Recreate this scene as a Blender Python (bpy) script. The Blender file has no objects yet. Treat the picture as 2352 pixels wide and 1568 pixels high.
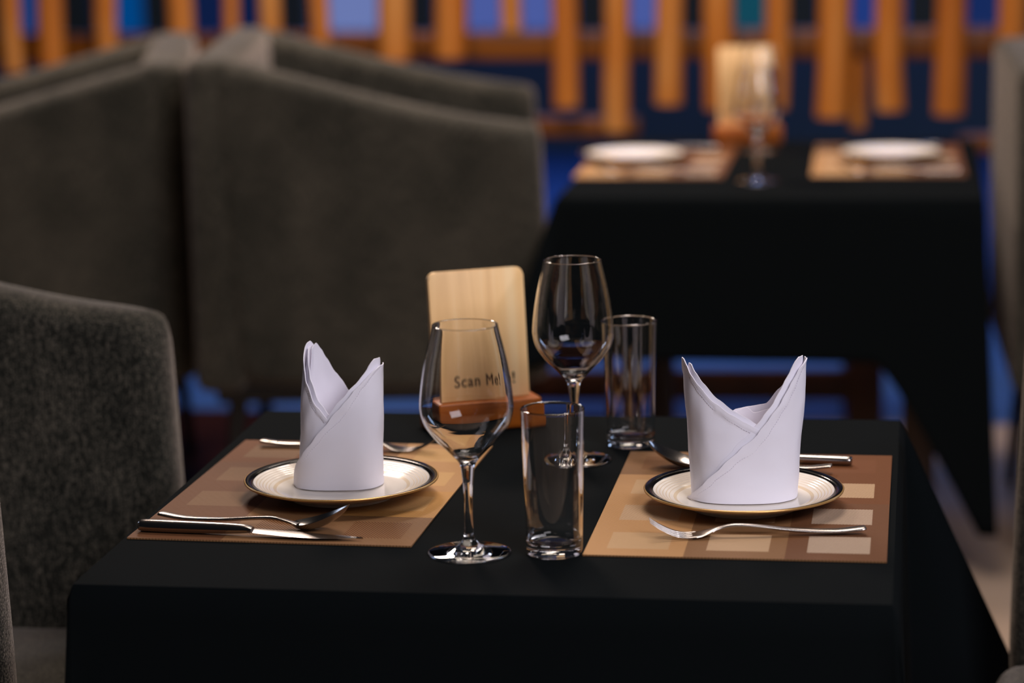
import bpy, bmesh, math, random
from mathutils import Vector, Matrix, noise

sc = bpy.context.scene
COL = sc.collection
R = math.radians

# ------------------------------------------------------------------ camera
CAM_YAW, CAM_PITCH, CAM_ROLL = R(8.8233), R(10.8276), R(-1.0435)
cam_d = bpy.data.cameras.new('camera')
cam = bpy.data.objects.new('camera', cam_d)
COL.objects.link(cam)
fwd = Vector((-math.sin(CAM_YAW) * math.cos(CAM_PITCH), math.cos(CAM_YAW) * math.cos(CAM_PITCH), -math.sin(CAM_PITCH)))
rgt = Vector((math.cos(CAM_YAW), math.sin(CAM_YAW), 0))
up = rgt.cross(fwd)
cr, sr = math.cos(CAM_ROLL), math.sin(CAM_ROLL)
RR = cr * rgt + sr * up
UU = -sr * rgt + cr * up
m = Matrix(((RR.x, UU.x, -fwd.x), (RR.y, UU.y, -fwd.y), (RR.z, UU.z, -fwd.z)))
cam.matrix_world = Matrix.Translation((0.4145, -2.7944, 1.4592)) @ m.to_4x4()
cam_d.sensor_width = 36.0
cam_d.lens = 93.56
cam_d.dof.use_dof = True
cam_d.dof.focus_distance = 2.82
cam_d.dof.aperture_fstop = 2.8
cam_d.dof.aperture_blades = 0
cam_d.clip_start = 0.05
sc.camera = cam

# ------------------------------------------------------------------ world, lamps, exposure
world = bpy.data.worlds.new('world')
sc.world = world
world.use_nodes = True
bg = world.node_tree.nodes['Background']
bg.inputs[0].default_value = (0.55, 0.6, 0.8, 1)
bg.inputs[1].default_value = 0.012


def area(name, loc, target, sx, sy, watts, color):
    d = bpy.data.lights.new(name, 'AREA')
    d.shape = 'RECTANGLE'
    d.size, d.size_y = sx, sy
    d.energy = watts
    d.color = color
    o = bpy.data.objects.new(name, d)
    o.location = loc
    o.rotation_euler = (Vector(target) - Vector(loc)).to_track_quat('-Z', 'Y').to_euler()
    COL.objects.link(o)
    return o


area('window_light_front', (1.9, -2.2, 2.9), (0.05, 0.0, 0.8), 1.6, 1.3, 96, (0.97, 0.93, 1.0))
area('ceiling_light_dining', (0.05, 1.0, 3.1), (0.0, 0.9, 0.75), 0.9, 0.9, 40, (1.0, 0.85, 0.74))
area('chair_top_fill', (-1.2, 3.1, 2.7), (-1.05, 2.7, 0.9), 0.6, 0.4, 52, (1.0, 0.80, 0.68))  # added fill above the left chairs to brighten their arm tops
area('rear_table_fill', (0.2, 2.5, 3.1), (0.1, 2.95, 0.75), 0.7, 0.4, 20, (1.0, 0.87, 0.78))  # added fill that lifts the plates and mats of the rear table
area('ceiling_light_rail', (0.3, 3.9, 3.2), (-0.4, 4.9, 0.7), 2.4, 0.4, 20, (1.0, 0.84, 0.66))
area('side_window_left', (-3.3, 2.2, 1.9), (-0.2, 0.0, 0.8), 0.4, 1.2, 10, (0.62, 0.74, 1.0))
area('side_window_right', (2.9, 2.6, 1.9), (0.1, 0.0, 0.8), 0.4, 1.3, 14, (0.45, 0.62, 1.0))
area('daylight_rear', (-0.9, 8.2, 4.6), (-0.9, 6.6, 0.0), 5.0, 1.0, 60, (0.14, 0.36, 1.0)).data.spread = R(80)
area('daylight_doorway', (-0.6, 5.4, 4.4), (-0.6, 4.75, 0.0), 3.6, 0.4, 6, (0.14, 0.34, 1.0)).data.spread = R(50)

sc.view_settings.view_transform = 'Standard'
sc.view_settings.look = 'None'
sc.view_settings.exposure = 0.0
sc.view_settings.gamma = 1.0
sc.view_settings.use_curve_mapping = False
sc.cycles.use_denoising = True
sc.cycles.max_bounces = 14
sc.cycles.transmission_bounces = 14
sc.cycles.transparent_max_bounces = 14
sc.cycles.glossy_bounces = 6
sc.cycles.diffuse_bounces = 4
sc.cycles.blur_glossy = 0.6
sc.cycles.sample_clamp_indirect = 4.0


# ------------------------------------------------------------------ materials
def srgb(r, g, b):
    f = lambda c: (c / 12.92 if c <= 0.04045 else ((c + 0.055) / 1.055) ** 2.4)
    return (f(r / 255), f(g / 255), f(b / 255), 1.0)


def mat(name, color=(0.5, 0.5, 0.5, 1), rough=0.6, spec=0.5, metal=0.0, **kw):
    m = bpy.data.materials.new(name)
    m.use_nodes = True
    b = m.node_tree.nodes['Principled BSDF']
    b.inputs['Base Color'].default_value = color
    b.inputs['Roughness'].default_value = rough
    b.inputs['Specular IOR Level'].default_value = spec
    b.inputs['Metallic'].default_value = metal
    for k, v in kw.items():
        b.inputs[k.replace('_', ' ')].default_value = v
    return m


def N(m, kind, **props):
    n = m.node_tree.nodes.new(kind)
    for k, v in props.items():
        setattr(n, k, v)
    return n


def L(m, a, b):
    m.node_tree.links.new(a, b)


def bsdf(m):
    return m.node_tree.nodes['Principled BSDF']


def ramp(m, stops):
    n = N(m, 'ShaderNodeValToRGB')
    el = n.color_ramp.elements
    while len(el) < len(stops):
        el.new(0.5)
    for e, (p, c) in zip(el, stops):
        e.position = p
        e.color = c
    return n


def coords(m, scale=(1, 1, 1), rot=(0, 0, 0), kind='Object'):
    t = N(m, 'ShaderNodeTexCoord')
    mp = N(m, 'ShaderNodeMapping')
    mp.inputs['Scale'].default_value = scale
    mp.inputs['Rotation'].default_value = rot
    L(m, t.outputs[kind], mp.inputs['Vector'])
    return mp.outputs['Vector']


def bump(m, height, strength, dist):
    b = N(m, 'ShaderNodeBump')
    b.inputs['Strength'].default_value = strength
    b.inputs['Distance'].default_value = dist
    L(m, height, b.inputs['Height'])
    L(m, b.outputs['Normal'], bsdf(m).inputs['Normal'])
    return b


def make_tweed():
    m = mat('grey_tweed', rough=0.92, spec=0.15)
    v = coords(m, (430, 430, 430))
    n1 = N(m, 'ShaderNodeTexNoise'); n1.inputs['Scale'].default_value = 1.0; n1.inputs['Detail'].default_value = 2
    L(m, v, n1.inputs['Vector'])
    v2 = coords(m, (420, 420, 60))
    n2 = N(m, 'ShaderNodeTexNoise'); n2.inputs['Scale'].default_value = 1.0; n2.inputs['Detail'].default_value = 3
    L(m, v2, n2.inputs['Vector'])
    v3 = coords(m, (9, 9, 5))
    n3 = N(m, 'ShaderNodeTexNoise'); n3.inputs['Scale'].default_value = 1.0; n3.inputs['Detail'].default_value = 4
    L(m, v3, n3.inputs['Vector'])
    a = N(m, 'ShaderNodeMath', operation='MULTIPLY_ADD'); L(m, n1.outputs[0], a.inputs[0]); a.inputs[1].default_value = 1.5; L(m, n2.outputs[0], a.inputs[2])
    a2 = N(m, 'ShaderNodeMath', operation='MULTIPLY_ADD'); L(m, n3.outputs[0], a2.inputs[0]); a2.inputs[1].default_value = 0.35
    L(m, a.outputs[0], a2.inputs[2])
    s = N(m, 'ShaderNodeMath', operation='MULTIPLY'); L(m, a2.outputs[0], s.inputs[0]); s.inputs[1].default_value = 0.35
    r = ramp(m, [(0.38, srgb(14, 15, 12)), (0.5, srgb(44, 44, 38)), (0.62, srgb(106, 98, 86))])
    L(m, s.outputs[0], r.inputs[0])
    L(m, r.outputs[0], bsdf(m).inputs['Base Color'])
    bump(m, a.outputs[0], 0.8, 0.0015)
    b = bsdf(m)
    b.inputs['Sheen Weight'].default_value = 0.36
    b.inputs['Sheen Roughness'].default_value = 0.35
    b.inputs['Sheen Tint'].default_value = (1.0, 0.84, 0.74, 1)
    return m


def make_wood(name, stops, scale, rough=0.5, stretch=(18, 18, 1.2)):
    m = mat(name, rough=rough, spec=0.35)
    v = coords(m, tuple(s * scale for s in stretch))
    n = N(m, 'ShaderNodeTexNoise'); n.inputs['Scale'].default_value = 1.0; n.inputs['Detail'].default_value = 5
    n.inputs['Distortion'].default_value = 0.6
    L(m, v, n.inputs['Vector'])
    r = ramp(m, stops)
    L(m, n.outputs[0], r.inputs[0])
    L(m, r.outputs[0], bsdf(m).inputs['Base Color'])
    bump(m, n.outputs[0], 0.15, 0.001)
    return m


def make_cloth(name, color, rough, spec, scale=1800):
    m = mat(name, color, rough, spec)
    v = coords(m, (scale,) * 3)
    n = N(m, 'ShaderNodeTexNoise'); n.inputs['Scale'].default_value = 1.0
    L(m, v, n.inputs['Vector'])
    bump(m, n.outputs[0], 0.12, 0.0004)
    return m


def make_weave(name, dark, light, stripe, thick=0.5, contrast=1.0):
    """woven vinyl: fine crossing yarns; stripe > 0 shows diagonal rows of the lighter yarn"""
    m = mat(name, rough=0.6, spec=0.1)
    P = 2 * math.pi / 0.0021
    t = N(m, 'ShaderNodeTexCoord')
    sx = N(m, 'ShaderNodeSeparateXYZ'); L(m, t.outputs['Object'], sx.inputs[0])

    def sine(sock_a, fa, sock_b=None, fb=0.0):
        k = N(m, 'ShaderNodeMath', operation='MULTIPLY'); L(m, sock_a, k.inputs[0]); k.inputs[1].default_value = fa
        out = k.outputs[0]
        if sock_b is not None:
            k2 = N(m, 'ShaderNodeMath', operation='MULTIPLY_ADD'); L(m, sock_b, k2.inputs[0]); k2.inputs[1].default_value = fb
            L(m, out, k2.inputs[2]); out = k2.outputs[0]
        s = N(m, 'ShaderNodeMath', operation='SINE'); L(m, out, s.inputs[0])
        return s.outputs[0]
    a = sine(sx.outputs['X'], P)
    b = sine(sx.outputs['Y'], P)
    ab = N(m, 'ShaderNodeMath', operation='MULTIPLY'); L(m, a, ab.inputs[0]); L(m, b, ab.inputs[1])
    if stripe:
        d = sine(sx.outputs['X'], P * 0.62, sx.outputs['Y'], P * 0.42 * stripe)
        mx = N(m, 'ShaderNodeMath', operation='MULTIPLY_ADD'); L(m, d, mx.inputs[0]); mx.inputs[1].default_value = 0.75
        k = N(m, 'ShaderNodeMath', operation='MULTIPLY'); L(m, ab.outputs[0], k.inputs[0]); k.inputs[1].default_value = 0.35
        L(m, k.outputs[0], mx.inputs[2])
        h = mx.outputs[0]
    else:
        h = ab.outputs[0]
    n = N(m, 'ShaderNodeMath', operation='MULTIPLY_ADD'); L(m, h, n.inputs[0]); n.inputs[1].default_value = 0.5 * contrast; n.inputs[2].default_value = thick
    mixn = N(m, 'ShaderNodeMix', data_type='RGBA')
    L(m, n.outputs[0], mixn.inputs[0])
    mixn.inputs[6].default_value = dark
    mixn.inputs[7].default_value = light
    L(m, mixn.outputs[2], bsdf(m).inputs['Base Color'])
    bump(m, h, 0.35, 0.0004)
    return m


M = {}
M['tweed'] = make_tweed()
M['black_cloth'] = make_cloth('black_tablecloth', srgb(12, 15.5, 17), 0.92, 0.03)
M['napkin'] = make_cloth('white_napkin', (0.80, 0.775, 0.86, 1), 0.8, 0.2, 2600)
M['napkin'].node_tree.nodes['Principled BSDF'].inputs['Subsurface Weight'].default_value = 0.0
M['glass'] = mat('clear_glass', (1, 1, 1, 1), 0.0, 0.5, Transmission_Weight=1.0, IOR=1.5)
M['steel'] = mat('brushed_steel', (0.35, 0.32, 0.30, 1), 0.22, 0.5, 1.0)
M['china'] = mat('cream_china', srgb(240, 231, 219), 0.12, 0.5, Coat_Weight=0.15, Coat_Roughness=0.05)
M['china_ring'] = mat('beige_glaze_line', srgb(222, 203, 176), 0.15, 0.5)
M['black_glaze'] = mat('black_glaze', srgb(14, 12, 11), 0.16, 0.25)
M['gold'] = mat('gold_edge', srgb(204, 160, 98), 0.28, 0.5, 0.6)
M['bamboo'] = make_wood('pale_bamboo', [(0.3, srgb(230, 182, 122)), (0.5, srgb(246, 200, 138)), (0.7, srgb(250, 214, 160))], 2.2, 0.45, (16, 16, 0.9))
M['base_wood'] = make_wood('orange_brown_wood', [(0.3, srgb(142, 68, 12)), (0.7, srgb(184, 100, 26))], 3, 0.4, (1.5, 18, 18))
M['burn'] = mat('burnt_lettering', srgb(74, 44, 20), 0.7, 0.2)
M['log'] = make_wood('varnished_log', [(0.3, srgb(166, 90, 22)), (0.5, srgb(196, 116, 38)), (0.7, srgb(210, 146, 76))], 1.0, 0.5, (5, 5, 1.1))
M['rail'] = make_wood('varnished_rail', [(0.3, srgb(80, 42, 4)), (0.7, srgb(136, 76, 12))], 1.0, 0.45, (1.6, 14, 14))  # base colour lowered to hold the shade behind the logs
M['dark_wood'] = make_wood('dark_stained_wood', [(0.3, srgb(34, 17, 10)), (0.7, srgb(58, 30, 18))], 1.0, 0.4, (10, 10, 2))
M['chair_leg'] = mat('black_chair_leg', srgb(14, 13, 13), 0.5, 0.4)
M['stitch'] = mat('shaded_white_thread', (0.68, 0.65, 0.74, 1), 0.9, 0.1)  # thread kept below napkin white to carry the shade of the seam


# ------------------------------------------------------------------ object helpers
def obj(name, bm, material, parent=None, smooth=True, loc=None, angle=None):
    me = bpy.data.meshes.new(name)
    bmesh.ops.recalc_face_normals(bm, faces=bm.faces)
    bm.to_mesh(me)
    bm.free()
    mats = material if isinstance(material, (list, tuple)) else [material]
    for mm in mats:
        me.materials.append(mm)
    if smooth:
        for p in me.polygons:
            p.use_smooth = True
        if angle:
            me.set_sharp_from_angle(angle=R(angle))
    o = bpy.data.objects.new(name, me)
    COL.objects.link(o)
    if parent:
        o.parent = parent
    if loc:
        o.location = loc
    return o


def tag(o, label, cat, group=None):
    o['label'] = label
    o['category'] = cat
    if group:
        o['group'] = group
    return o


def thing(name, label, cat, loc=(0, 0, 0), rotz=0.0, group=None):
    o = bpy.data.objects.new(name, None)
    o.empty_display_size = 0.05
    COL.objects.link(o)
    o.location = loc
    o.rotation_euler = (0, 0, rotz)
    return tag(o, label, cat, group)


def struct(name, bm, material):
    o = obj(name, bm, material, smooth=False)
    o['kind'] = 'structure'
    return o


def dup(root, loc, rotz, label, group=None, scale=None):
    r = root.copy()
    COL.objects.link(r)
    r.location = loc
    r.rotation_euler = (0, 0, rotz)
    if scale:
        r.scale = scale
    r['label'] = label
    if group:
        r['group'] = group
    for ch in list(root.children):
        c = ch.copy()
        COL.objects.link(c)
        c.parent = r
        for g in list(ch.children):
            d = g.copy()
            COL.objects.link(d)
            d.parent = c
    return r


def box(bm, x0, x1, y0, y1, z0, z1, bev=0.0, seg=2):
    r = bmesh.ops.create_cube(bm, size=1.0)
    vs = r['verts']
    for v in vs:
        v.co = Vector(((x0 + x1) / 2 + v.co.x * (x1 - x0), (y0 + y1) / 2 + v.co.y * (y1 - y0), (z0 + z1) / 2 + v.co.z * (z1 - z0)))
    if bev:
        es = list({e for v in vs for e in v.link_edges})
        bmesh.ops.bevel(bm, geom=es, offset=bev, segments=seg, profile=0.5, affect='EDGES')
    return bm


def lathe(bm, prof, seg=72, mats=None):
    """prof: (r, z) from bottom axis outwards and back to the axis"""
    rings = []
    for r, z in prof:
        if r < 1e-6:
            rings.append([bm.verts.new((0, 0, z))])
        else:
            rings.append([bm.verts.new((r * math.cos(2 * math.pi * k / seg), r * math.sin(2 * math.pi * k / seg), z)) for k in range(seg)])
    for i in range(len(rings) - 1):
        a, b = rings[i], rings[i + 1]
        for k in range(seg):
            k2 = (k + 1) % seg
            if len(a) == 1 and len(b) == 1:
                continue
            if len(a) == 1:
                f = bm.faces.new((a[0], b[k2], b[k]))
            elif len(b) == 1:
                f = bm.faces.new((a[k], a[k2], b[0]))
            else:
                f = bm.faces.new((a[k], a[k2], b[k2], b[k]))
            if mats:
                f.material_index = mats[i]
    return bm


def catmull(pts, n=4):
    out = []
    P = [Vector(p) for p in pts]
    for i in range(len(P) - 1):
        p0 = P[max(i - 1, 0)]; p1 = P[i]; p2 = P[i + 1]; p3 = P[min(i + 2, len(P) - 1)]
        for k in range(n):
            t = k / n
            out.append(0.5 * ((2 * p1) + (-p0 + p2) * t + (2 * p0 - 5 * p1 + 4 * p2 - p3) * t * t + (-p0 + 3 * p1 - 3 * p2 + p3) * t ** 3))
    out.append(P[-1])
    return out


def sweep(bm, stations, nseg=14, power=0.75):
    """stations: (x, y, z, half_width, half_thickness); width runs along local y, thickness along z"""
    rings = []
    for x, y, z, w, t in stations:
        ring = []
        for k in range(nseg):
            a = 2 * math.pi * k / nseg
            c, s = math.cos(a), math.sin(a)
            ring.append(bm.verts.new((x, y + w * math.copysign(abs(c) ** power, c), z + t * math.copysign(abs(s) ** power, s))))
        rings.append(ring)
    for a, b in zip(rings, rings[1:]):
        for k in range(nseg):
            k2 = (k + 1) % nseg
            bm.faces.new((a[k], a[k2], b[k2], b[k]))
    bm.faces.new(rings[0][::-1])
    bm.faces.new(rings[-1])
    return bm


def tube(bm, p0, p1, r0, r1, seg=16, wob=0.0, seed=0, rings=2):
    p0, p1 = Vector(p0), Vector(p1)
    ax = (p1 - p0).normalized()
    u = ax.orthogonal().normalized()
    w = ax.cross(u)
    rnd = random.Random(seed)
    rs = []
    for i in range(rings):
        t = i / (rings - 1)
        c = p0.lerp(p1, t) + (u * rnd.uniform(-1, 1) + w * rnd.uniform(-1, 1)) * wob
        r = (r0 + (r1 - r0) * t) * (1 + rnd.uniform(-1, 1) * wob * 4)
        rs.append([bm.verts.new(c + (u * math.cos(2 * math.pi * k / seg) + w * math.sin(2 * math.pi * k / seg)) * r) for k in range(seg)])
    for a, b in zip(rs, rs[1:]):
        for k in range(seg):
            k2 = (k + 1) % seg
            bm.faces.new((a[k], a[k2], b[k2], b[k]))
    bm.faces.new(rs[0][::-1])
    bm.faces.new(rs[-1])
    return bm


# ------------------------------------------------------------------ the room
m = make_wood('beige_floor_tile', [(0.3, srgb(150, 128, 108)), (0.7, srgb(172, 150, 130))], 0.25, 0.4, (2, 2, 2))
M['floor'] = m
bm = bmesh.new(); box(bm, -4.5, 3.5, -3.6, 3.74, -0.12, 0.0)
struct('floor', bm, M['floor'])
M['blue_floor'] = make_wood('blue_back_floor', [(0.3, srgb(38, 68, 118)), (0.7, srgb(52, 86, 138))], 0.2, 0.45, (2, 2, 2))  # blue tone across the whole back floor
bm = bmesh.new(); box(bm, -7, 6, 3.74, 9.5, -0.12, 0.0)
struct('floor_back', bm, M['blue_floor'])
M['blue_wall'] = mat('navy_wall', srgb(42, 76, 118), 0.7)
M['pillar'] = mat('dark_teal_pillar', srgb(52, 64, 64), 0.7)
bm = bmesh.new(); box(bm, -7, 6, 9.5, 9.62, 0, 0.55)
box(bm, -7, 6, 9.5, 9.62, 2.6, 3.2)
struct('wall_back', bm, M['blue_wall'])
bm = bmesh.new(); box(bm, -7, 6, 9.36, 9.5, 0.50, 0.555)
M['sill'] = mat('blue_sill', srgb(120, 140, 205), 0.4)
struct('trim_1', bm, M['sill'])
bm = bmesh.new(); box(bm, -4.5, -0.35, 2.75, 3.745, -0.05, 0.006)  # thin dark red strip over the beige floor at the left
M['red_strip'] = make_wood('dark_red_strip', [(0.3, srgb(26, 9, 7)), (0.7, srgb(40, 15, 11))], 1.0, 0.95, (10, 1.5, 4))
bsdf(M['red_strip']).inputs['Specular IOR Level'].default_value = 0.05
struct('trim_20', bm, M['red_strip'])
pil = [-4.35, -3.95, -3.55, -3.14, -2.5, -1.9, -1.08, -0.6, -0.12, 0.42, 0.9, 1.4]
wcol = [(20, 40, 70), (12, 60, 120), (0, 70, 135), (14, 30, 70), (112, 128, 186), (78, 96, 168), (76, 94, 166), (14, 74, 92), (30, 58, 130), (12, 40, 96), (34, 44, 80)]
for i in range(len(pil) - 1):
    bm = bmesh.new(); box(bm, pil[i] - 0.075, pil[i] + 0.075, 9.42, 9.58, 0.555, 2.6)
    struct('trim_%d' % (i + 2), bm, M['pillar'])
    pm = mat('daylit_pane_%d' % (i + 1), srgb(*[c * 0.3 for c in wcol[i]]), 0.15, 0.5)
    pb = bsdf(pm)
    pb.inputs['Emission Color'].default_value = srgb(*wcol[i])
    pb.inputs['Emission Strength'].default_value = 0.85
    bm = bmesh.new(); box(bm, pil[i] + 0.075, pil[i + 1] - 0.075, 9.53, 9.55, 0.555, 2.6)
    struct('window_%d' % (i + 1), bm, pm)


# ------------------------------------------------------------------ log screen
logs = [(-2.28, .0307, .779), (-2.161, .0393, .798), (-1.988, .0323, .829), (-1.755, .038, .867), (-1.605, .0219, .80), (-1.487, .0317, .80),
        (-1.332, .0276, .80), (-1.113, .0475, .81), (-.945, .0466, .815), (-.607, .0372, .67), (-.46, .0364, .599), (-.307, .0393, .678),
        (-.157, .0441, .662), (.003, .0344, .662), (.166, .0467, .639), (.327, .0402, .658), (.496, .043, .646), (.666, .0409, .66)]
scr = thing('log_screen', 'orange varnished log screen of upright logs on rails behind the rear table', 'railing', (0, 4.9, 0))
bm = bmesh.new(); box(bm, -2.7, 1.2, 0.05, 0.11, .80, .885, 0.012)
obj('rail', bm, M['rail'], scr)
bm = bmesh.new(); box(bm, -2.7, 1.2, 0.05, 0.11, 1.30, 1.38, 0.012)
obj('rail', bm, M['rail'], scr)
bm = bmesh.new(); box(bm, -.72, -.40, 0.045, 0.11, .573, .634, 0.012)
obj('rail', bm, M['rail'], scr)
bm = bmesh.new(); box(bm, .52, .80, 0.045, 0.11, .524, .581, 0.012)
obj('rail', bm, M['rail'], scr)
for i, (x, r, z) in enumerate(logs):
    bm = bmesh.new(); tube(bm, (x, 0, z), (x + (0.012 if i % 3 else -0.01), 0, 1.45), r * 1.02, r * 0.97, 20, 0.002, i, 7)
    obj('log_post', bm, M['log'], scr, angle=50)
for x, r, z0, z1 in ((-.777, .032, .885, 1.45), (.235, .026, .598, .82)):
    bm = bmesh.new(); tube(bm, (x, 0.08, z0), (x, 0.08, z1), r, r, 16, 0.002, 7, 5)
    obj('log_post', bm, M['log'], scr, angle=50)
for x in (-2.62, 1.12):
    bm = bmesh.new(); tube(bm, (x, 0.08, 0), (x, 0.08, 1.5), .055, .05, 16, 0.002, 9, 5)
    obj('log_post', bm, M['log'], scr, angle=50)


# ------------------------------------------------------------------ tables
def make_table(name, label, cx, cy, w, d, ztop, inset=0.06, stretcher=False):
    t = thing(name, label, 'table', (cx, cy, 0), 0, 'square dining tables')
    bm = bmesh.new(); box(bm, -w / 2, w / 2, -d / 2, d / 2, ztop - 0.035, ztop, 0.006)
    obj('tabletop', bm, M['dark_wood'], t, angle=40)
    bm = bmesh.new()
    a = inset + 0.01
    for (x0, x1, y0, y1) in ((-w / 2 + a, w / 2 - a, -d / 2 + a, -d / 2 + a + .022), (-w / 2 + a, w / 2 - a, d / 2 - a - .022, d / 2 - a),
                             (-w / 2 + a, -w / 2 + a + .022, -d / 2 + a, d / 2 - a), (w / 2 - a - .022, w / 2 - a, -d / 2 + a, d / 2 - a)):
        box(bm, x0, x1, y0, y1, ztop - 0.12, ztop - 0.034)
    obj('apron', bm, M['dark_wood'], t, smooth=False)
    for sx in (-1, 1):
        for sy in (-1, 1):
            bm = bmesh.new()
            x, y = sx * (w / 2 - inset - .028), sy * (d / 2 - inset - .028)
            box(bm, x - .032, x + .032, y - .032, y + .032, 0, ztop - 0.034, 0.004)
            obj('leg', bm, M['dark_wood'], t, angle=40)
    if stretcher:
        y = d / 2 - inset - .028
        bm = bmesh.new(); box(bm, -w / 2 + inset, w / 2 - inset, y - .015, y + .015, stretcher - .03, stretcher + .03, 0.003)
        obj('stretcher', bm, M['dark_wood'], t, angle=40)
    return t


def make_cloth_mesh(w, d, drop, tilts, seed, wave=0.006, long_corner=None):
    """tablecloth of a rectangular top: flat top, four hanging sides, four folded corners"""
    bm = bmesh.new()
    rnd = Vector((seed * 3.1, seed * 1.7, 0))
    nr, ns, nc, rad = 22, 48, 22, 0.006
    hw, hd = w / 2 - rad, d / 2 - rad

    # perimeter stations: (corner point, outward dir, tilt amount, drop factor)
    st = []
    corners = [(hw, -hd), (hw, hd), (-hw, hd), (-hw, -hd)]
    outs = [(1, 0), (0, 1), (-1, 0), (0, -1)]
    for s in range(4):
        a = Vector(corners[s]); b = Vector(corners[(s + 1) % 4]); o = Vector(outs[s])
        for k in range(ns):
            t = k / ns
            if k == 0:
                continue
            f = 1.0
            if long_corner and s in (0, 3):
                K, span = long_corner
                dist = (a.lerp(b, t) - Vector(corners[0])).length
                f = 1 + (K - 1) * max(0.0, 1 - dist / (span if s == 3 else .12)) ** 1.15
            st.append((a.lerp(b, t), o, 0.035, f, 0.0, s, t))
        c = b; o2 = Vector(outs[(s + 1) % 4]); T = tilts[(s + 1) % 4]
        for k in range(nc + 1):
            ph = k / nc * math.pi / 2
            out = (o * math.cos(ph) + o2 * math.sin(ph)).normalized()
            dg = (o + o2).normalized()
            e = math.sin(2 * ph) ** 1.3
            L_ = min(1 / max(math.cos(ph), 1e-3), 1 / max(math.sin(ph), 1e-3))
            dirv = (out * (1 - e) + dg * e).normalized()
            f = long_corner[0] if (long_corner and s == 3) else L_
            st.append((c, dirv, 0.035 * (1 - e) + T * e, f, e, s, 1.0))
    ringsets = []
    for (p, o, tilt, f, e, s, t) in st:
        col = []
        for i in range(nr + 1):
            q = i / nr
            ln = drop * f * q
            # rounded fold then straight hang
            a0 = rad * math.pi / 2
            if ln < a0:
                an = ln / rad
                ox, oz = rad * math.sin(an), -(rad - rad * math.cos(an))
            else:
                h = ln - a0
                ox, oz = rad + h * math.sin(tilt), -rad - h * math.cos(tilt)
            n = noise.noise(Vector((p.x * 7, p.y * 7, oz * 3)) + rnd) * wave * q * (1 - e)
            x, y = p.x + o.x * (ox + n), p.y + o.y * (ox + n)
            col.append(bm.verts.new((x, y, oz)))
        ringsets.append(col)
    n = len(ringsets)
    for k in range(n):
        a, b = ringsets[k], ringsets[(k + 1) % n]
        for i in range(nr):
            if (a[i].co - b[i].co).length < 1e-7 and (a[i + 1].co - b[i + 1].co).length < 1e-7:
                continue
            bm.faces.new((a[i], a[i + 1], b[i + 1], b[i]))
    prev = [c[0] for c in ringsets]
    for q in (.992, .975, .94, .8, .6, .4, .2):
        cur = [bm.verts.new((c[0].co.x * q, c[0].co.y * q, 0)) for c in ringsets]
        for k in range(n):
            k2 = (k + 1) % n
            if (cur[k].co - cur[k2].co).length > 1e-7:
                bm.faces.new((prev[k], prev[k2], cur[k2], cur[k]))
        prev = cur
    ctr = bm.verts.new((0, 0, 0))
    for k in range(n):
        k2 = (k + 1) % n
        if (prev[k].co - prev[k2].co).length > 1e-7:
            bm.faces.new((prev[k], prev[k2], ctr))
    bmesh.ops.remove_doubles(bm, verts=bm.verts, dist=1e-6)
    # subtle settling of the top is left flat; triangulate its cap so it shades flat
    return bm


ZT = 0.75
make_table('dining_table', 'dark wood square table under the black cloth in the foreground', 0, 0, .79, .79, ZT - .003)
bm = make_cloth_mesh(.80, .80, .40, (R(9), R(30.5), R(8), R(5)), 1)
cl = obj('tablecloth', bm, M['black_cloth'], loc=(0, 0, ZT), angle=60)
sol = cl.modifiers.new('thickness', 'SOLIDIFY'); sol.thickness = 0.0012; sol.offset = -1
tag(cl, 'black cloth over the near table set with two folded napkins', 'tablecloth', 'black tablecloths')

TX, TY, TW, TD = .122, 2.86, .84, 1.0
make_table('dining_table', 'dark wood square table under the black cloth of the rear table', TX, TY, TW - .012, TD - .012, ZT - .003, inset=.09)
bm = make_cloth_mesh(TW, TD, .325, (R(4), R(8), R(10), R(26)), 5, wave=0.005, long_corner=(2.05, .20))
cl = obj('tablecloth', bm, M['black_cloth'], loc=(TX, TY, ZT), angle=60)
sol = cl.modifiers.new('thickness', 'SOLIDIFY'); sol.thickness = 0.0012; sol.offset = -1
tag(cl, 'black cloth over the rear table, set with two plates without napkins', 'tablecloth', 'black tablecloths')


# ------------------------------------------------------------------ chairs
def arm_profile():
    # side view of an arm: x forward, z up; back at x = -.66, front at x = 0
    top = [(-.66, 1.03), (-.60, 1.022), (-.45, .982), (-.30, .942), (-.15, .908), (-.05, .893), (.002, .887), (0.006, .865)]
    front = [(.006, .80), (.012, .65), (.016, .48), (.012, .37)]
    bottom = [(-.30, .355), (-.62, .375)]
    return top, front, bottom


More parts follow.
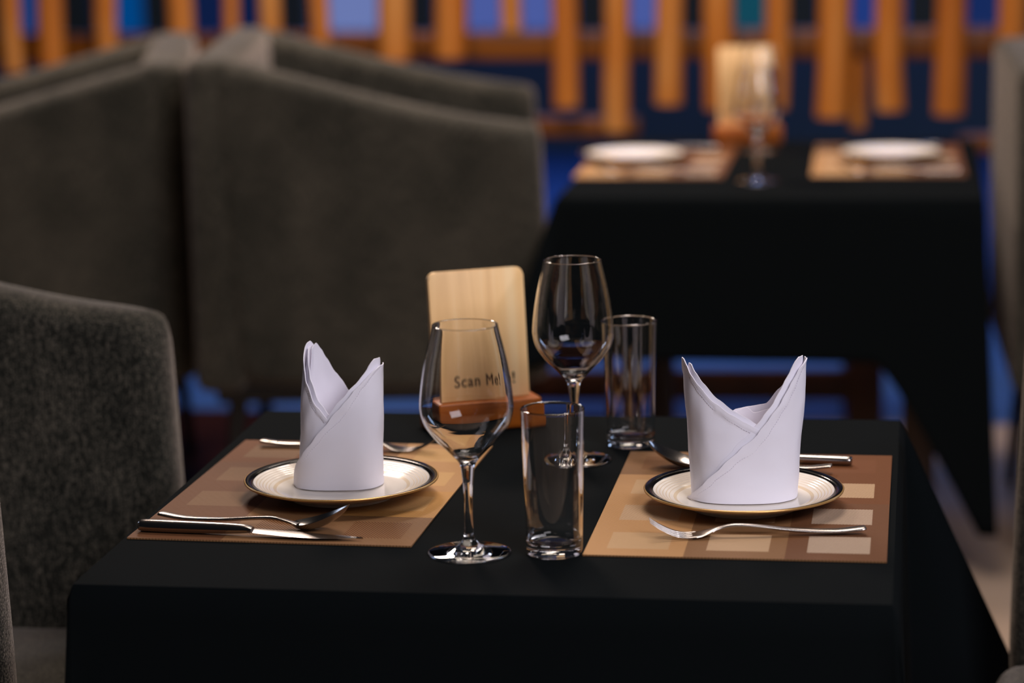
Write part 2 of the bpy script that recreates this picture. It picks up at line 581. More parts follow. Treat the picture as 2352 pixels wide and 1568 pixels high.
def arm_mesh(y0, y1):
    """padded arm: the side outline, rounded over on both sides"""
    top, front, bottom = arm_profile()
    poly = [Vector((p.x, p.z)) for p in catmull([Vector((q[0], 0, q[1])) for q in top[:-1]], 4)] + [Vector(p) for p in front + bottom]
    # even resampling, then relax the corners
    out, step = [], .012
    for a, b in zip(poly, poly[1:] + poly[:1]):
        k = max(1, int(round((b - a).length / step)))
        out += [a.lerp(b, t / k) for t in range(k)]
    n = len(out)

    def relax(pts, times):
        for _ in range(times):
            pts = [(pts[i - 1] + pts[(i + 1) % n]) * .25 + pts[i] * .5 for i in range(n)]
        return pts
    out = relax(out, 4)
    c = sum(out, Vector((0, 0))) / n
    half = (y1 - y0) / 2
    mid = (y0 + y1) / 2
    r = half - .002
    bm = bmesh.new()
    rings = []
    for step_k in range(-6, 7):
        a = R(15 * step_k)
        # the outline gets rounder towards the side faces, so the inset never folds over itself
        base = relax(out, 6 * abs(step_k))
        d = r * (1 - math.cos(a))
        ring = []
        for i in range(n):
            t = (base[(i + 1) % n] - base[i - 1]).normalized()
            nv = Vector((t.y, -t.x))
            if nv.dot(c - base[i]) < 0:
                nv = -nv
            q = base[i] + nv * d * .8
            ring.append(bm.verts.new((q.x, mid + (half - r) * (step_k > 0) - (half - r) * (step_k < 0) + r * math.sin(a), q.y)))
        rings.append(ring)
    for a, b in zip(rings, rings[1:]):
        for i in range(n):
            k = (i + 1) % n
            bm.faces.new((a[i], a[k], b[k], b[i]))
    for ring in (rings[0], rings[-1]):
        prev = ring
        g = sum((v.co for v in ring), Vector()) / n
        for q in (.03, .2, .5, .8):
            cur = [bm.verts.new(v.co.lerp(g, q)) for v in ring]
            for i in range(n):
                k = (i + 1) % n
                bm.faces.new((prev[i], prev[k], cur[k], cur[i]))
            prev = cur
        ctr = bm.verts.new(g)
        for i in range(n):
            bm.faces.new((prev[i], prev[(i + 1) % n], ctr))
    return bm


def make_chair(label, loc, rotz):
    c = thing('upholstered_chair', label, 'chair', loc, rotz, 'grey tweed armchairs')
    W2, T = .40, .085
    for s in (-1, 1):
        y0, y1 = (s * W2, s * (W2 - T)) if s > 0 else (s * W2, s * (W2 - T))
        ar = obj('arm', arm_mesh(min(y0, y1), max(y0, y1)), M['tweed'], c)
        # seam piping along the inside and outside of the top edge
        for yy in (W2 - .0058, W2 - T + .0058):
            bm = bmesh.new()
            top, front, _ = arm_profile()
            pts = [(p.x, s * yy, p.z - .021 + .012 * max(0, p.x + .2)) for p in catmull([Vector((q[0], 0, q[1])) for q in top[:-2]], 3)]
            for p, q in zip(pts, pts[1:]):
                tube(bm, p, q, .0022, .0022, 6)
            obj('seam', bm, M['tweed'], ar)
    bm = bmesh.new(); box(bm, -.70, -.595, -W2 + .002, W2 - .002, .36, 1.028, .03, 4)
    obj('backrest', bm, M['tweed'], c, angle=50)
    bm = bmesh.new(); box(bm, -.60, .036, -W2 + T + .002, W2 - T - .002, .375, .474, .036, 5)
    obj('seat_cushion', bm, M['tweed'], c, angle=50)
    bm = bmesh.new(); box(bm, -.66, -.03, -W2 + .03, W2 - .03, .335, .378, .006)
    obj('seat_frame', bm, M['chair_leg'], c, angle=50)
    for sx in (-.62, -.06):
        for sy in (-.33, .33):
            bm = bmesh.new(); tube(bm, (sx, sy, .34), (sx + (.03 if sx > -.3 else -.03), sy, 0), .02, .013, 12)
            obj('leg', bm, M['chair_leg'], c, angle=50)
    return c


ch = make_chair('grey tweed armchair at the left end of the foreground table', (-.529, .098, 0), R(1.3))
ch.scale = (1, 1, .975)
dup(ch, (.546, .055, 0), R(180), 'grey tweed armchair cut off by the frame to the right of the near table')
dup(ch, (-.397, 2.83, 0), R(9), 'grey tweed armchair facing the left end of the rear table', scale=(1, 1.15, 1.005))
dup(ch, (-1.845, 2.72, 0), R(194), 'grey tweed armchair facing left, back to back with the rear table chair', scale=(1, 1.15, .985))
dup(ch, (1.285, 2.83, 0), R(2), 'grey tweed armchair with its back towards the right end of the rear table', scale=(1, 1, .97))

bn = thing('bench', 'dark wooden bench standing behind the rear table by the log screen', 'bench', (-.20, 3.72, 0), R(4))
bm = bmesh.new(); box(bm, -.52, .52, -.16, .16, .41, .45, .008)
obj('seat', bm, M['dark_wood'], bn, angle=40)
for sx in (-.48, .48):
    for sy in (-.12, .12):
        bm = bmesh.new(); box(bm, sx - .044, sx + .044, sy - .03, sy + .03, 0, .411, .004)
        obj('leg', bm, M['dark_wood'], bn, angle=40)
bm = bmesh.new(); box(bm, -.48, .48, -.145, -.105, .082, .154, .003)
obj('stretcher', bm, M['dark_wood'], bn, angle=40)


# ------------------------------------------------------------------ place mats
PAL = {}
for nm, d, l, s, th, ct in (
        ('tan', (140, 98, 58), (196, 152, 104), -1, .52, .62), ('gold', (150, 106, 56), (200, 152, 92), -1, .5, .62),
        ('midbrown', (94, 62, 38), (150, 112, 76), -1, .5, .62), ('brown', (78, 47, 29), (120, 80, 52), -1, .5, .62),
        ('redbrown', (88, 51, 28), (120, 74, 42), -1, .5, .55),
        ('light_rect', (122, 90, 62), (204, 172, 136), -1, .55, 1), ('pale_rect', (146, 114, 80), (200, 164, 122), -1, .55, .8),
        ('line_rect', (92, 64, 46), (202, 178, 154), -1, .54, 1), ('dark_rect', (66, 30, 10), (162, 118, 78), 1, .40, .9),
        ('shaded_rect', (88, 60, 39), (138, 104, 74), -1, .5, .8), ('gold_rect', (160, 118, 70), (206, 166, 112), -1, .5, .7),
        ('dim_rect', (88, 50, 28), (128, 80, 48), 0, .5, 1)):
    PAL[nm] = make_weave('woven_vinyl_' + nm, srgb(*d), srgb(*l), s, th, ct)
PN = list(PAL)
# cells [row from the near edge][column], (ground, rectangle)
CELLS = [[('tan', 'pale_rect'), ('midbrown', 'light_rect'), ('brown', 'line_rect')],
         [('tan', 'light_rect'), ('midbrown', 'light_rect'), ('brown', 'line_rect')],
         [('tan', 'pale_rect'), ('midbrown', 'dim_rect'), ('redbrown', 'light_rect')],
         [('midbrown', 'dark_rect'), ('midbrown', 'dark_rect'), ('redbrown', 'dim_rect')]]

CELLS_SHADED = [[('brown', 'dim_rect'), ('midbrown', 'dark_rect'), ('midbrown', 'dark_rect')],  # right mat's cells turned round, left side's weaker sheen painted in darker
                [('brown', 'shaded_rect'), ('midbrown', 'shaded_rect'), ('gold', 'gold_rect')],
                [('brown', 'shaded_rect'), ('midbrown', 'shaded_rect'), ('tan', 'gold_rect')],
                [('redbrown', 'shaded_rect'), ('midbrown', 'dim_rect'), ('tan', 'gold_rect')]]


def make_mat(label, loc, rotz, cells, w=.30, d=.45):
    bm = bmesh.new()
    cw, cd = w / 3, d / 4
    xs, ys = [], []
    for c in range(3):
        xs += [-w / 2 + c * cw, -w / 2 + c * cw + .21 * cw, -w / 2 + c * cw + .83 * cw]
    xs.append(w / 2)
    for r in range(4):
        ys += [-d / 2 + r * cd, -d / 2 + r * cd + .23 * cd, -d / 2 + r * cd + .79 * cd]
    ys.append(d / 2)
    g = [[bm.verts.new((x, y, .0016)) for x in xs] for y in ys]
    g0 = [[bm.verts.new((x, y, 0)) for x in xs] for y in ys]
    nx, ny = len(xs), len(ys)
    for j in range(ny - 1):
        for i in range(nx - 1):
            f = bm.faces.new((g[j][i], g[j][i + 1], g[j + 1][i + 1], g[j + 1][i]))
            base, rect = cells[j // 3][i // 3]
            f.material_index = PN.index(rect if (i % 3 == 1 and j % 3 == 1) else base)
            f2 = bm.faces.new((g0[j][i], g0[j + 1][i], g0[j + 1][i + 1], g0[j][i + 1]))
            f2.material_index = PN.index('brown')
    for j in range(ny - 1):
        for i in (0, nx - 1):
            bm.faces.new((g[j][i], g[j + 1][i], g0[j + 1][i], g0[j][i])).material_index = PN.index('midbrown')
    for i in range(nx - 1):
        for j in (0, ny - 1):
            bm.faces.new((g[j][i], g[j][i + 1], g0[j][i + 1], g0[j][i])).material_index = PN.index('midbrown')
    o = obj('placemat', bm, [PAL[k] for k in PN], smooth=False, loc=loc)
    o.rotation_euler = (0, 0, rotz)
    return tag(o, label, 'placemat', 'checked woven placemats')


pmat = make_mat('brown checked woven placemat on the right of the near table', (.237, -.027, ZT + .0004), 0, CELLS)
make_mat('brown checked woven placemat on the left of the near table', (-.234, -.006, ZT + .0004), R(-1.5), CELLS_SHADED)
dup(pmat, (-.145, 2.94, ZT + .0004), R(0.5), 'brown woven placemat on the left of the rear table', 'checked woven placemats', (1.04, 1.22, 1))
dup(pmat, (.347, 2.97, ZT + .0004), R(1), 'brown woven placemat on the right of the rear table', 'checked woven placemats', (1.06, 1.22, 1))
ZM = ZT + .0022


# ------------------------------------------------------------------ plates
def make_plate(label, loc):
    t = thing('plate', label, 'plate', loc, 0, 'cream plates with black rims')
    pr = [(0, .003), (.045, .003), (.052, .0), (.058, .0), (.060, .004), (.075, .0075), (.098, .0155), (.1035, .0178),
          (.1032, .0198), (.097, .0184), (.0945, .0176)]
    mats = [0] * (len(pr) - 1)
    r = .0945; z = .0176
    while r > .080:
        pr += [(r - .0014, z - .0009), (r - .0024, z - .0009)]
        mats += [0, 1]
        r -= .0034; z -= .0013
        pr.append((r, z)); mats.append(0)
    pr += [(.0745, .0105), (.071, .0092), (.067, .0083), (.06, .0080), (0, .0078)]
    mats += [0, 1, 0, 0, 0]
    bm = bmesh.new(); lathe(bm, pr, 96, mats)
    obj('dish', bm, [M['china'], M['china_ring']], t, angle=60)
    bm = bmesh.new(); lathe(bm, [(.0960, .0180), (.0960, .01845), (.1045, .0208), (.1052, .0198), (.1040, .0186), (.0960, .0180)], 96)
    obj('rim_band', bm, M['black_glaze'], t)['label'] = 'black glazed rim band'
    bm = bmesh.new(); lathe(bm, [(.1040, .0203), (.1052, .0206), (.1062, .0196), (.1058, .0182), (.1042, .0176), (.1040, .0203)], 96)
    obj('edge_line', bm, M['gold'], t)['label'] = 'thin gold line around the edge'
    return t


pl = make_plate('cream black-rimmed plate under the napkin on the right placemat', (.2335, -.0432, ZM))
dup(pl, (-.2051, -.0327, ZM), .4, 'cream black-rimmed plate under the napkin on the left placemat')
dup(pl, (-.197, 2.93, ZM), .7, 'empty black-rimmed plate on the left placemat of the rear table', scale=(1.1, 1.1, 1.1))
dup(pl, (.352, 2.97, ZM), .1, 'empty black-rimmed plate on the right placemat of the rear table', scale=(1.1, 1.1, 1.1))


# ------------------------------------------------------------------ glasses
def glass_mesh(outer, wall, z_in, rim=.0006, n=4, seg=80, thick=0.0):
    """outer: (r, z) from foot edge up to the rim; z_in: height of the inside bottom"""
    po = [(p.x, p.z) for p in catmull([Vector((r, 0, z)) for r, z in outer], n)]
    inner = []
    for r, z in reversed(po):
        if z > z_in + .001:
            inner.append((r, z))
    res = [(0, outer[0][1])] + po
    rt, zt = po[-1]
    res.append((rt - wall * .5, zt + rim))
    for r, z in inner[0:]:
        rr = r - wall * (1 + thick * max(0.0, 1 - (z - z_in) / .045) ** 1.5)
        if rr > .002:
            res.append((rr, z))
    lr, lz = res[-1]
    res += [(lr * .6, z_in + .35 * (lz - z_in)), (lr * .3, z_in + .08 * (lz - z_in)), (0, z_in)]
    bm = bmesh.new()
    lathe(bm, res, seg)
    return bm


WINE = [(.0395, 0), (.0415, .0008), (.0412, .002), (.036, .0032), (.026, .0048), (.0145, .0075), (.0075, .0125), (.0052, .0185), (.0044, .027), (.0041, .045),
        (.0047, .064), (.0062, .081), (.0082, .092), (.0139, .0996), (.0247, .1107), (.0315, .1172), (.0398, .128), (.0442, .1365), (.0465, .147), (.0467, .155),
        (.0449, .1727), (.0409, .1973), (.0350, .2223), (.0331, .2305), (.0329, .2325)]
bm = glass_mesh(WINE, .0011, .0995, thick=1.6)
wg = obj('wine_glass', bm, M['glass'], loc=(-.0275, -.2496, ZT + .0003))
tag(wg, 'clear stemmed wine glass at the front of the near table', 'wine glass', 'stemmed wine glasses')
dup(wg, (.0273, .156, ZT + .0003), .3, 'clear stemmed wine glass standing beside the wooden sign on the near table', 'stemmed wine glasses')
dup(wg, (.088, 2.612, ZT + .0003), .6, 'front wine glass between the placemats of the rear table', 'stemmed wine glasses')
dup(wg, (.060, 3.14, ZT + .0003), .9, 'farther wine glass before the wooden sign on the rear table', 'stemmed wine glasses')
HIGH = [(.0255, 0), (.0276, .0012), (.0281, .004), (.0284, .012), (.0292, .05), (.0305, .10), (.0318, .142), (.0321, .1478)]
bm = glass_mesh(HIGH, .0019, .0105, rim=.0009)
hg = obj('highball_glass', bm, M['glass'], loc=(.0576, -.2425, ZT + .0003))
tag(hg, 'clear straight tumbler at the front of the near table', 'glass', 'straight tumblers')
dup(hg, (.0826, .2397, ZT + .0003), .4, 'clear straight tumbler behind the taller wine glass at the back of the near table', 'straight tumblers')


# ------------------------------------------------------------------ cutlery (x runs from the handle end to the tip)
def make_fork():
    bm = bmesh.new()
    st = [(0, 0, .0062, .0060, .0013), (.004, 0, .0060, .0072, .0017), (.03, 0, .0036, .0066, .0018), (.07, 0, .0055, .0050, .0018), (.105, 0, .0098, .0036, .0018),
          (.128, 0, .0110, .0030, .0018), (.142, 0, .0085, .0042, .0014), (.152, 0, .0052, .0085, .0011), (.160, 0, .0030, .0110, .0010), (.168, 0, .0020, .0116, .0010)]
    pts = catmull([Vector(s[:3]) for s in st], 3)
    ws = catmull([Vector((s[3], s[4], 0)) for s in st], 3)
    sweep(bm, [(p.x, p.y, p.z, w.x, w.y) for p, w in zip(pts, ws)])
    for k in range(4):
        y = (k - 1.5) * .0064
        t = [(.164, y, .0024, .0021, .0010), (.175, y, .0019, .0019, .0010), (.187, y * .98, .0050, .0017, .0009), (.200, y * .95, .0115, .0014, .0008), (.209, y * .93, .0178, .0007, .0005)]
        pts = catmull([Vector(s[:3]) for s in t], 3)
        ws = catmull([Vector((s[3], s[4], 0)) for s in t], 3)
        sweep(bm, [(p.x, p.y, p.z, w.x, w.y) for p, w in zip(pts, ws)], 8)
    return bm


def make_spoon():
    bm = bmesh.new()
    st = [(0, 0, .0088, .0060, .0014), (.004, 0, .0084, .0072, .0018), (.03, 0, .0052, .0066, .0019), (.07, 0, .0060, .0050, .0019), (.105, 0, .0092, .0036, .0019),
          (.128, 0, .0106, .0030, .0019), (.145, 0, .0082, .0036, .0016), (.157, 0, .0052, .0055, .0012)]
    pts = catmull([Vector(s[:3]) for s in st], 3)
    ws = catmull([Vector((s[3], s[4], 0)) for s in st], 3)
    sweep(bm, [(p.x, p.y, p.z, w.x, w.y) for p, w in zip(pts, ws)])
    # bowl: an egg-shaped dish that rises to its tip
    nu, nv = 22, 14
    th = .0011

    def bowl(u, v):
        x = .152 + .062 * u
        wid = .0205 * (math.sin(math.pi * min(1, (u * .94 + .03)) ** .92)) ** .62
        e = math.sqrt(max(0, 1 - (2 * u - 1) ** 2))
        rim = .0066 + .0215 * u ** 1.7
        dep = .0098 * e * (1 - v * v) * (1.0 - .15 * u) + .0
        return Vector((x, wid * v, rim - dep - .0 + .0012))
    top = [[bm.verts.new(bowl(i / nu, 2 * j / nv - 1)) for j in range(nv + 1)] for i in range(nu + 1)]
    bot = [[bm.verts.new(bowl(i / nu, (2 * j / nv - 1) * 1.03) - Vector((0, 0, th))) for j in range(nv + 1)] for i in range(nu + 1)]
    for i in range(nu):
        for j in range(nv):
            bm.faces.new((top[i][j], top[i + 1][j], top[i + 1][j + 1], top[i][j + 1]))
            bm.faces.new((bot[i][j], bot[i][j + 1], bot[i + 1][j + 1], bot[i + 1][j]))
        bm.faces.new((top[i][0], bot[i][0], bot[i + 1][0], top[i + 1][0]))
        bm.faces.new((top[i][nv], top[i + 1][nv], bot[i + 1][nv], bot[i][nv]))
    for j in range(nv):
        bm.faces.new((top[0][j], top[0][j + 1], bot[0][j + 1], bot[0][j]))
        bm.faces.new((top[nu][j], bot[nu][j], bot[nu][j + 1], top[nu][j + 1]))
    return bm


def make_knife(parent):
    bm = bmesh.new()
    st = [(0, 0, .0062, .0056, .0040), (.003, 0, .0062, .0082, .0056), (.02, 0, .0062, .0086, .0060), (.06, 0, .0064, .0078, .0058), (.095, 0, .0068, .0066, .0052),
          (.112, 0, .0070, .0056, .0042), (.120, 0, .0066, .0062, .0026)]
    pts = catmull([Vector(s[:3]) for s in st], 3)
    ws = catmull([Vector((s[3], s[4], 0)) for s in st], 3)
    sweep(bm, [(p.x, p.y, p.z, w.x, w.y) for p, w in zip(pts, ws)], 18, .85)
    obj('handle', bm, M['steel'], parent, angle=60)
    bm = bmesh.new()
    n = 18
    rows = []
    for i in range(n + 1):
        u = i / n
        x = .116 + .118 * u
        back = .0058 + .003 * math.sin(u * 2.2) - .006 * u ** 3
        edge = -.0062 - .0050 * math.sin(min(1, u * 1.6) * math.pi / 2) + .0145 * u ** 3.2
        if i == 0:
            back, edge = .006, -.006
        z = .0056 - .0030 * min(1, u * 1.5)
        rows.append([bm.verts.new((x, back, z + .0009)), bm.verts.new((x, (back * .6 + edge * .4), z + .0010)), bm.verts.new((x, edge, z + .0001)),
                     bm.verts.new((x, edge, z - .0001)), bm.verts.new((x, (back * .6 + edge * .4), z - .0009)), bm.verts.new((x, back, z - .0009))])
    for a, b in zip(rows, rows[1:]):
        for k in range(6):
            bm.faces.new((a[k], a[(k + 1) % 6], b[(k + 1) % 6], b[k]))
    bm.faces.new(rows[0][::-1]); bm.faces.new(rows[-1])
    obj('blade', bm, M['steel'], parent, angle=40)


def aim(p, q):
    return math.atan2(q[1] - p[1], q[0] - p[0])


def place(o, p, q, z=ZM, length=None, L0=.21):
    o.location = (p[0], p[1], z)
    o.rotation_euler = (0, 0, aim(p, q))
    if length:
        k = length / L0
        o.scale = (k, k, k)


fork = obj('fork', make_fork(), M['steel'], angle=60)
tag(fork, 'steel fork lying in front of the right plate on the near table', 'fork', 'steel forks')
place(fork, (.3645, -.150), (.176, -.180), length=.221)
f2 = dup(fork, (0, 0, 0), 0, 'steel fork lying behind the left plate on the near table'); place(f2, (-.351, .192), (-.142, .175), length=.218)
f3 = dup(fork, (0, 0, 0), 0, 'steel fork in front of the right plate on the rear table'); place(f3, (.50, 2.735), (.24, 2.75), length=.255)
f4 = dup(fork, (0, 0, 0), 0, 'steel fork in front of the left plate on the rear table'); place(f4, (-.02, 2.735), (-.26, 2.72), length=.24)

spoon = obj('spoon', make_spoon(), M['steel'], angle=60)
tag(spoon, 'steel spoon beside the knife in front of the left plate on the near table', 'spoon', 'steel spoons')
place(spoon, (-.374, -.160), (-.168, -.188), length=.212, L0=.214)
s2 = dup(spoon, (0, 0, 0), 0, 'steel spoon with its bowl up behind the right plate on the near table'); place(s2, (.3215, .108), (.1165, .1236), length=.206, L0=.214)

kn = thing('knife', 'steel table knife at the front edge of the left placemat on the near table', 'knife', (0, 0, 0), 0, 'steel table knives')
make_knife(kn)
place(kn, (-.384, -.200), (-.143, -.222), length=.242, L0=.234)
k2 = dup(kn, (0, 0, 0), 0, 'steel table knife behind the right plate on the near table'); place(k2, (.343, .1463), (.14, .162), length=.205, L0=.234)
k3 = dup(kn, (0, 0, 0), 0, 'steel table knife behind the right plate on the rear table'); place(k3, (.462, 3.155), (.24, 3.15), length=.25, L0=.234)
k4 = dup(kn, (0, 0, 0), 0, 'steel table knife behind the left plate on the rear table'); place(k4, (-.03, 3.12), (-.26, 3.12), length=.24, L0=.234)


# ------------------------------------------------------------------ napkins
def lerp_tab(tab, x):
    if x <= tab[0][0]:
        return tab[0][1]
    for (a, va), (b, vb) in zip(tab, tab[1:]):
        if x <= b:
            t = (x - a) / (b - a)
            t = t * t * (3 - 2 * t) * .4 + t * .6
            return va + (vb - va) * t
    return tab[-1][1]


class Napkin:
    def __init__(self, rx, ry, H, seed, pw=.82, lean=0.0):
        self.lean = lean
        self.st = bmesh.new()
        self.rx, self.ry, self.H, self.seed, self.pw = rx, ry, H, seed, pw
        self.bm = bmesh.new()

    def pt(self, th, z, off=0.0):
        k = z / self.H
        rx = lerp_tab(self.rx, k) + off; ry = lerp_tab(self.ry, k) + off
        c, s = math.cos(R(th)), math.sin(R(th))
        pw = self.pw
        n = noise.noise(Vector((th * .018, z * 22, self.seed))) * .0022
        n += noise.noise(Vector((th * .05, z * 45, self.seed + 9))) * .0008
        return Vector(((rx + n) * math.copysign(abs(c) ** pw, c) + self.lean * k, (ry + n) * math.copysign(abs(s) ** pw, s), z))

    def sheet(self, grid, th=.0011):
        bm = self.bm
        A = [[bm.verts.new(p) for p in row] for row in grid]
        nr, nc = len(A), len(A[0])
        ctr = Vector((0, 0, 0))
        B = []
        for i in range(nr):
            row = []
            for j in range(nc):
                pu = grid[min(i + 1, nr - 1)][j] - grid[max(i - 1, 0)][j]
                pv = grid[i][min(j + 1, nc - 1)] - grid[i][max(j - 1, 0)]
                n = pu.cross(pv)
                if n.length < 1e-12:
                    n = Vector((grid[i][j].x, grid[i][j].y, 0))
                n.normalize()
                if n.dot(Vector((grid[i][j].x, grid[i][j].y, 0))) > 0:
                    n = -n
                row.append(bm.verts.new(grid[i][j] + n * th))
            B.append(row)
        for i in range(nr - 1):
            for j in range(nc - 1):
                bm.faces.new((A[i][j], A[i][j + 1], A[i + 1][j + 1], A[i + 1][j]))
                bm.faces.new((B[i][j], B[i + 1][j], B[i + 1][j + 1], B[i][j + 1]))
        for j in range(nc - 1):
            bm.faces.new((A[0][j], B[0][j], B[0][j + 1], A[0][j + 1]))
            bm.faces.new((A[-1][j], A[-1][j + 1], B[-1][j + 1], B[-1][j]))
        for i in range(nr - 1):
            bm.faces.new((A[i][0], A[i + 1][0], B[i + 1][0], B[i][0]))
            bm.faces.new((A[i][-1], B[i][-1], B[i + 1][-1], A[i + 1][-1]))

    def wall(self, th0, th1, top, off, n=40, rows=24, rise=0.0, hem=0.0):
        """upright sheet between two angles whose top edge follows a table (angle -> height)"""
        g = []
        for i in range(rows + 1):
            row = []
            for j in range(n + 1):
                th = th0 + (th1 - th0) * j / n
                zt = lerp_tab(top, th) + rise
                u = i / rows
                z = zt * (u ** .85)
                o = off
                if hem:
                    d = (zt - z)
                    if d < hem:
                        o += .0010
                row.append(self.pt(th, z, o))
            g.append(row)
        self.sheet(g)

    def flap(self, edge, th1, ztop, off, rows=40, n=30, shift=0.0, hem=0.0):
        """front flap: left bound is the slanting edge table (height -> angle), right bound th1(z)"""
        g = []
        for i in range(rows + 1):
            z = ztop * i / rows
            a = lerp_tab(edge, z) - shift
            b = lerp_tab(th1, z)
            row = []
            for j in range(n + 1):
                u = j / n
                th = a + (b - a) * u
                o = off
                if hem and (th - a) < hem:
                    o += .0010
                row.append(self.pt(th, z, o))
            g.append(row)
        self.sheet(g)

    def stitch(self, path, off):
        """row of short threads along a list of (angle, height)"""
        P = catmull([self.pt(th, z, off) for th, z in path], 3)
        acc, start = 0.0, P[0]
        for p, q in zip(P, P[1:]):
            acc += (q - p).length
            if acc > .0016 and start is not None:
                tube(self.st, start, q, .00022, .00022, 5)
                start = None
            if acc > .0026:
                acc, start = 0.0, q

    def done(self, label, loc, rotz):
        bm = self.bm
        o = obj('folded_napkin', bm, M['napkin'], loc=loc, angle=70)
        o.rotation_euler = (0, 0, rotz)
        obj('stitching', self.st, M['stitch'], o)
        return tag(o, label, 'napkin', 'white folded napkins')


YAW = CAM_YAW
ZP = ZM + .0092
# right napkin
nk = Napkin([(0, .0545), (.5, .0594), (1, .0640)], [(0, .044), (.5, .040), (1, .032)], .150, 3.0)
left_top = [(171, .138), (176, .1475), (182, .1500), (192, .1497), (203, .143), (212, .134), (223, .124), (244, .106), (260, .094), (278, .079), (300, .066)]
nk.wall(171, 300, left_top, 0.0, 66, 26, hem=.007)
nk.wall(188, 290, [(188, .139), (196, .1455), (205, .1445), (214, .1365), (226, .1255), (246, .109), (262, .097), (280, .082), (300, .07)], -.0034, 54, 22)
edge = [(0, 188), (.002, 198), (.021, 228), (.040, 250), (.058, 266), (.076, 278), (.092, 288), (.107, 299), (.125, 310), (.138, 322), (.145, 336), (.1472, 345)]
nk.flap(edge, [(0, 400), (.10, 385), (.1472, 364)], .1472, .0042, hem=9)
nk.flap([(z, a - 5) for z, a in edge[:9]] + [(.140, 316), (.148, 324), (.1508, 331)], [(0, 395), (.10, 376), (.135, 362), (.1508, 348)], .1508, .0006)
nk.wall(-12, 168, [(-20, .115), (2, .125), (20, .122), (36, .116), (48, .108), (64, .091), (84, .088), (94, .085), (104, .072), (124, .076), (145, .092), (160, .102), (168, .112)], -.006, 60, 24)
nk.wall(15, 150, [(10, .10), (50, .088), (75, .083), (85, .090), (97, .083), (110, .070), (150, .06)], -.016, 40, 18)
nk.stitch([(th, lerp_tab(left_top, th) - .0082) for th in range(188, 276, 1)], .0004)
nk.stitch([(lerp_tab(edge, z / 1000) + 10.5, z / 1000) for z in range(6, 138)], .0045)
nk.done('white napkin folded with two equal points on the right plate', (.2315, -.0278, ZP), YAW)

# left napkin
nk = Napkin([(0, .0458), (.5, .0434), (1, .0406)], [(0, .034), (.5, .031), (1, .026)], .150, 11.0, lean=.0073)
left_top = [(132, .138), (139, .1490), (146, .1526), (156, .1512), (168, .1470), (178, .1430), (190, .1365), (202, .125), (214, .113), (241, .089), (260, .075), (275, .063), (290, .050)]
nk.wall(132, 290, left_top, 0.0, 66, 26, hem=.006)
nk.wall(158, 280, [(158, .147), (168, .1475), (178, .145), (190, .139), (204, .127), (216, .1155), (243, .0915), (262, .077), (277, .065), (290, .053)], -.0034, 54, 22)
edge = [(0, 176), (.006, 180), (.015, 188), (.037, 222), (.055, 242), (.075, 261), (.091, 272), (.106, 284), (.117, 300), (.124, 314), (.128, 325), (.1298, 335)]
nk.flap(edge, [(0, 400), (.09, 385), (.1298, 366)], .1298, .0042, hem=8)
nk.flap([(z, a - 5) for z, a in edge[:9]] + [(.130, 314), (.136, 323), (.1375, 331)], [(0, 395), (.09, 380), (.125, 366), (.1375, 350)], .1375, .0006)
nk.wall(-10, 166, [(-15, .095), (5, .104), (36, .112), (62, .105), (81, .095), (96, .115), (115, .133), (130, .144), (145, .1512), (166, .146)], -.0065, 60, 26)
nk.stitch([(th, lerp_tab(left_top, th) - .0072) for th in range(196, 262, 1)], .0004)
nk.stitch([(lerp_tab(edge, z / 1000) + 10, z / 1000) for z in range(14, 122)], .0045)
nk.done('white napkin folded with its left point taller on the left plate', (-.2122, -.0135, ZP), YAW).scale = (1, 1, 1.02)


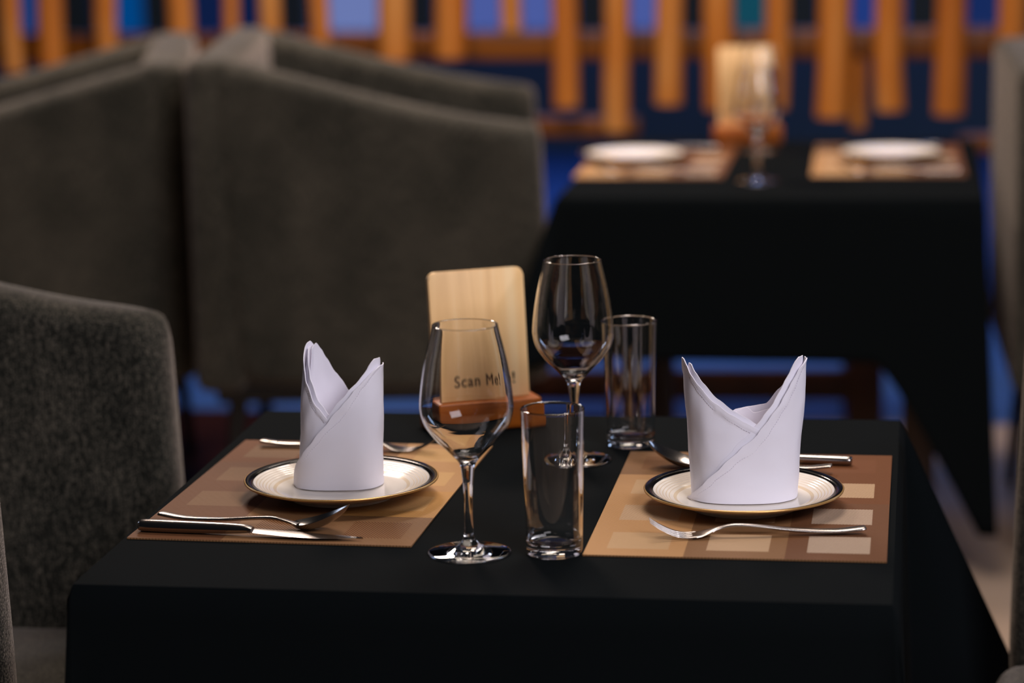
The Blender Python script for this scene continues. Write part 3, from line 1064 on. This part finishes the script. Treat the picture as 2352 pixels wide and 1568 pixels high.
# ------------------------------------------------------------------ wooden signs
def make_sign(label, loc, rotz):
    t = thing('table_sign', label, 'sign', loc, rotz, 'wooden table signs')
    BW, BH, BT, lean = .121, .158, .008, R(7)
    bm = bmesh.new()
    box(bm, -BW / 2 - .009, BW / 2 + .009, -.026, .030, 0, .036, .0035, 3)
    obj('base', bm, M['base_wood'], t, angle=40)['label'] = 'orange-brown wooden base'
    bm = bmesh.new()
    pts = []
    rad = .010
    for cx, cz, a0 in ((BW / 2 - rad, BH - rad, 0), (-BW / 2 + rad, BH - rad, 90)):
        for k in range(7):
            a = R(a0 + 15 * k)
            pts.append((cx + rad * math.cos(a), cz + rad * math.sin(a)))
    pts += [(-BW / 2, 0), (BW / 2, 0)]
    a = [bm.verts.new((x, -BT / 2, z)) for x, z in pts]
    b = [bm.verts.new((x, BT / 2, z)) for x, z in pts]
    fa = bm.faces.new(a); bm.faces.new(b[::-1])
    for k in range(len(pts)):
        bm.faces.new((a[k], b[k], b[(k + 1) % len(pts)], a[(k + 1) % len(pts)]))
    bmesh.ops.bevel(bm, geom=list(fa.edges), offset=.0015, segments=2, profile=.5, affect='EDGES')
    bd = obj('board', bm, M['bamboo'], t, angle=40)
    bd['label'] = 'pale bamboo board with rounded corners'
    bd.location = (0, -.004, .0345)
    bd.rotation_euler = (-lean, 0, 0)
    cu = bpy.data.curves.new('lettering', 'FONT')
    cu.body = 'Scan Me!'
    cu.size = .0190
    cu.space_character = 1.16
    cu.align_x = 'CENTER'
    cu.extrude = .0002
    to = bpy.data.objects.new('lettering', cu)
    COL.objects.link(to)
    bpy.context.view_layer.update()
    me = bpy.data.meshes.new_from_object(to.evaluated_get(bpy.context.evaluated_depsgraph_get()))
    bpy.data.objects.remove(to)
    me.materials.clear()
    tb = bmesh.new()
    tb.from_mesh(me)
    base_geom = list(tb.verts) + list(tb.edges) + list(tb.faces)
    for dx, dz in ((.0004, 0), (.0008, 0), (.0004, .0004)):
        cp = bmesh.ops.duplicate(tb, geom=base_geom)['geom']
        for v in cp:
            if isinstance(v, bmesh.types.BMVert):
                v.co += Vector((dx, dz, -.00002))
    tb.to_mesh(me)
    tb.free()
    me.materials.append(M['burn'])
    lt = bpy.data.objects.new('lettering', me)
    COL.objects.link(lt)
    lt.parent = bd
    lt.location = (.002, -BT / 2 - .00025, .0172)
    lt.rotation_euler = (R(90), 0, 0)
    lt.scale = (1.02, 1.04, 1)
    return t


sg = make_sign('pale wooden sign reading Scan Me behind the wine glasses on the near table', (-.1085, .322, ZT + .0003), R(28))
dup(sg, (.024, 3.30, ZT + .0003), R(12), 'pale wooden sign on the rear table behind the wine glasses', scale=(1.1, 1.0, 1.15))
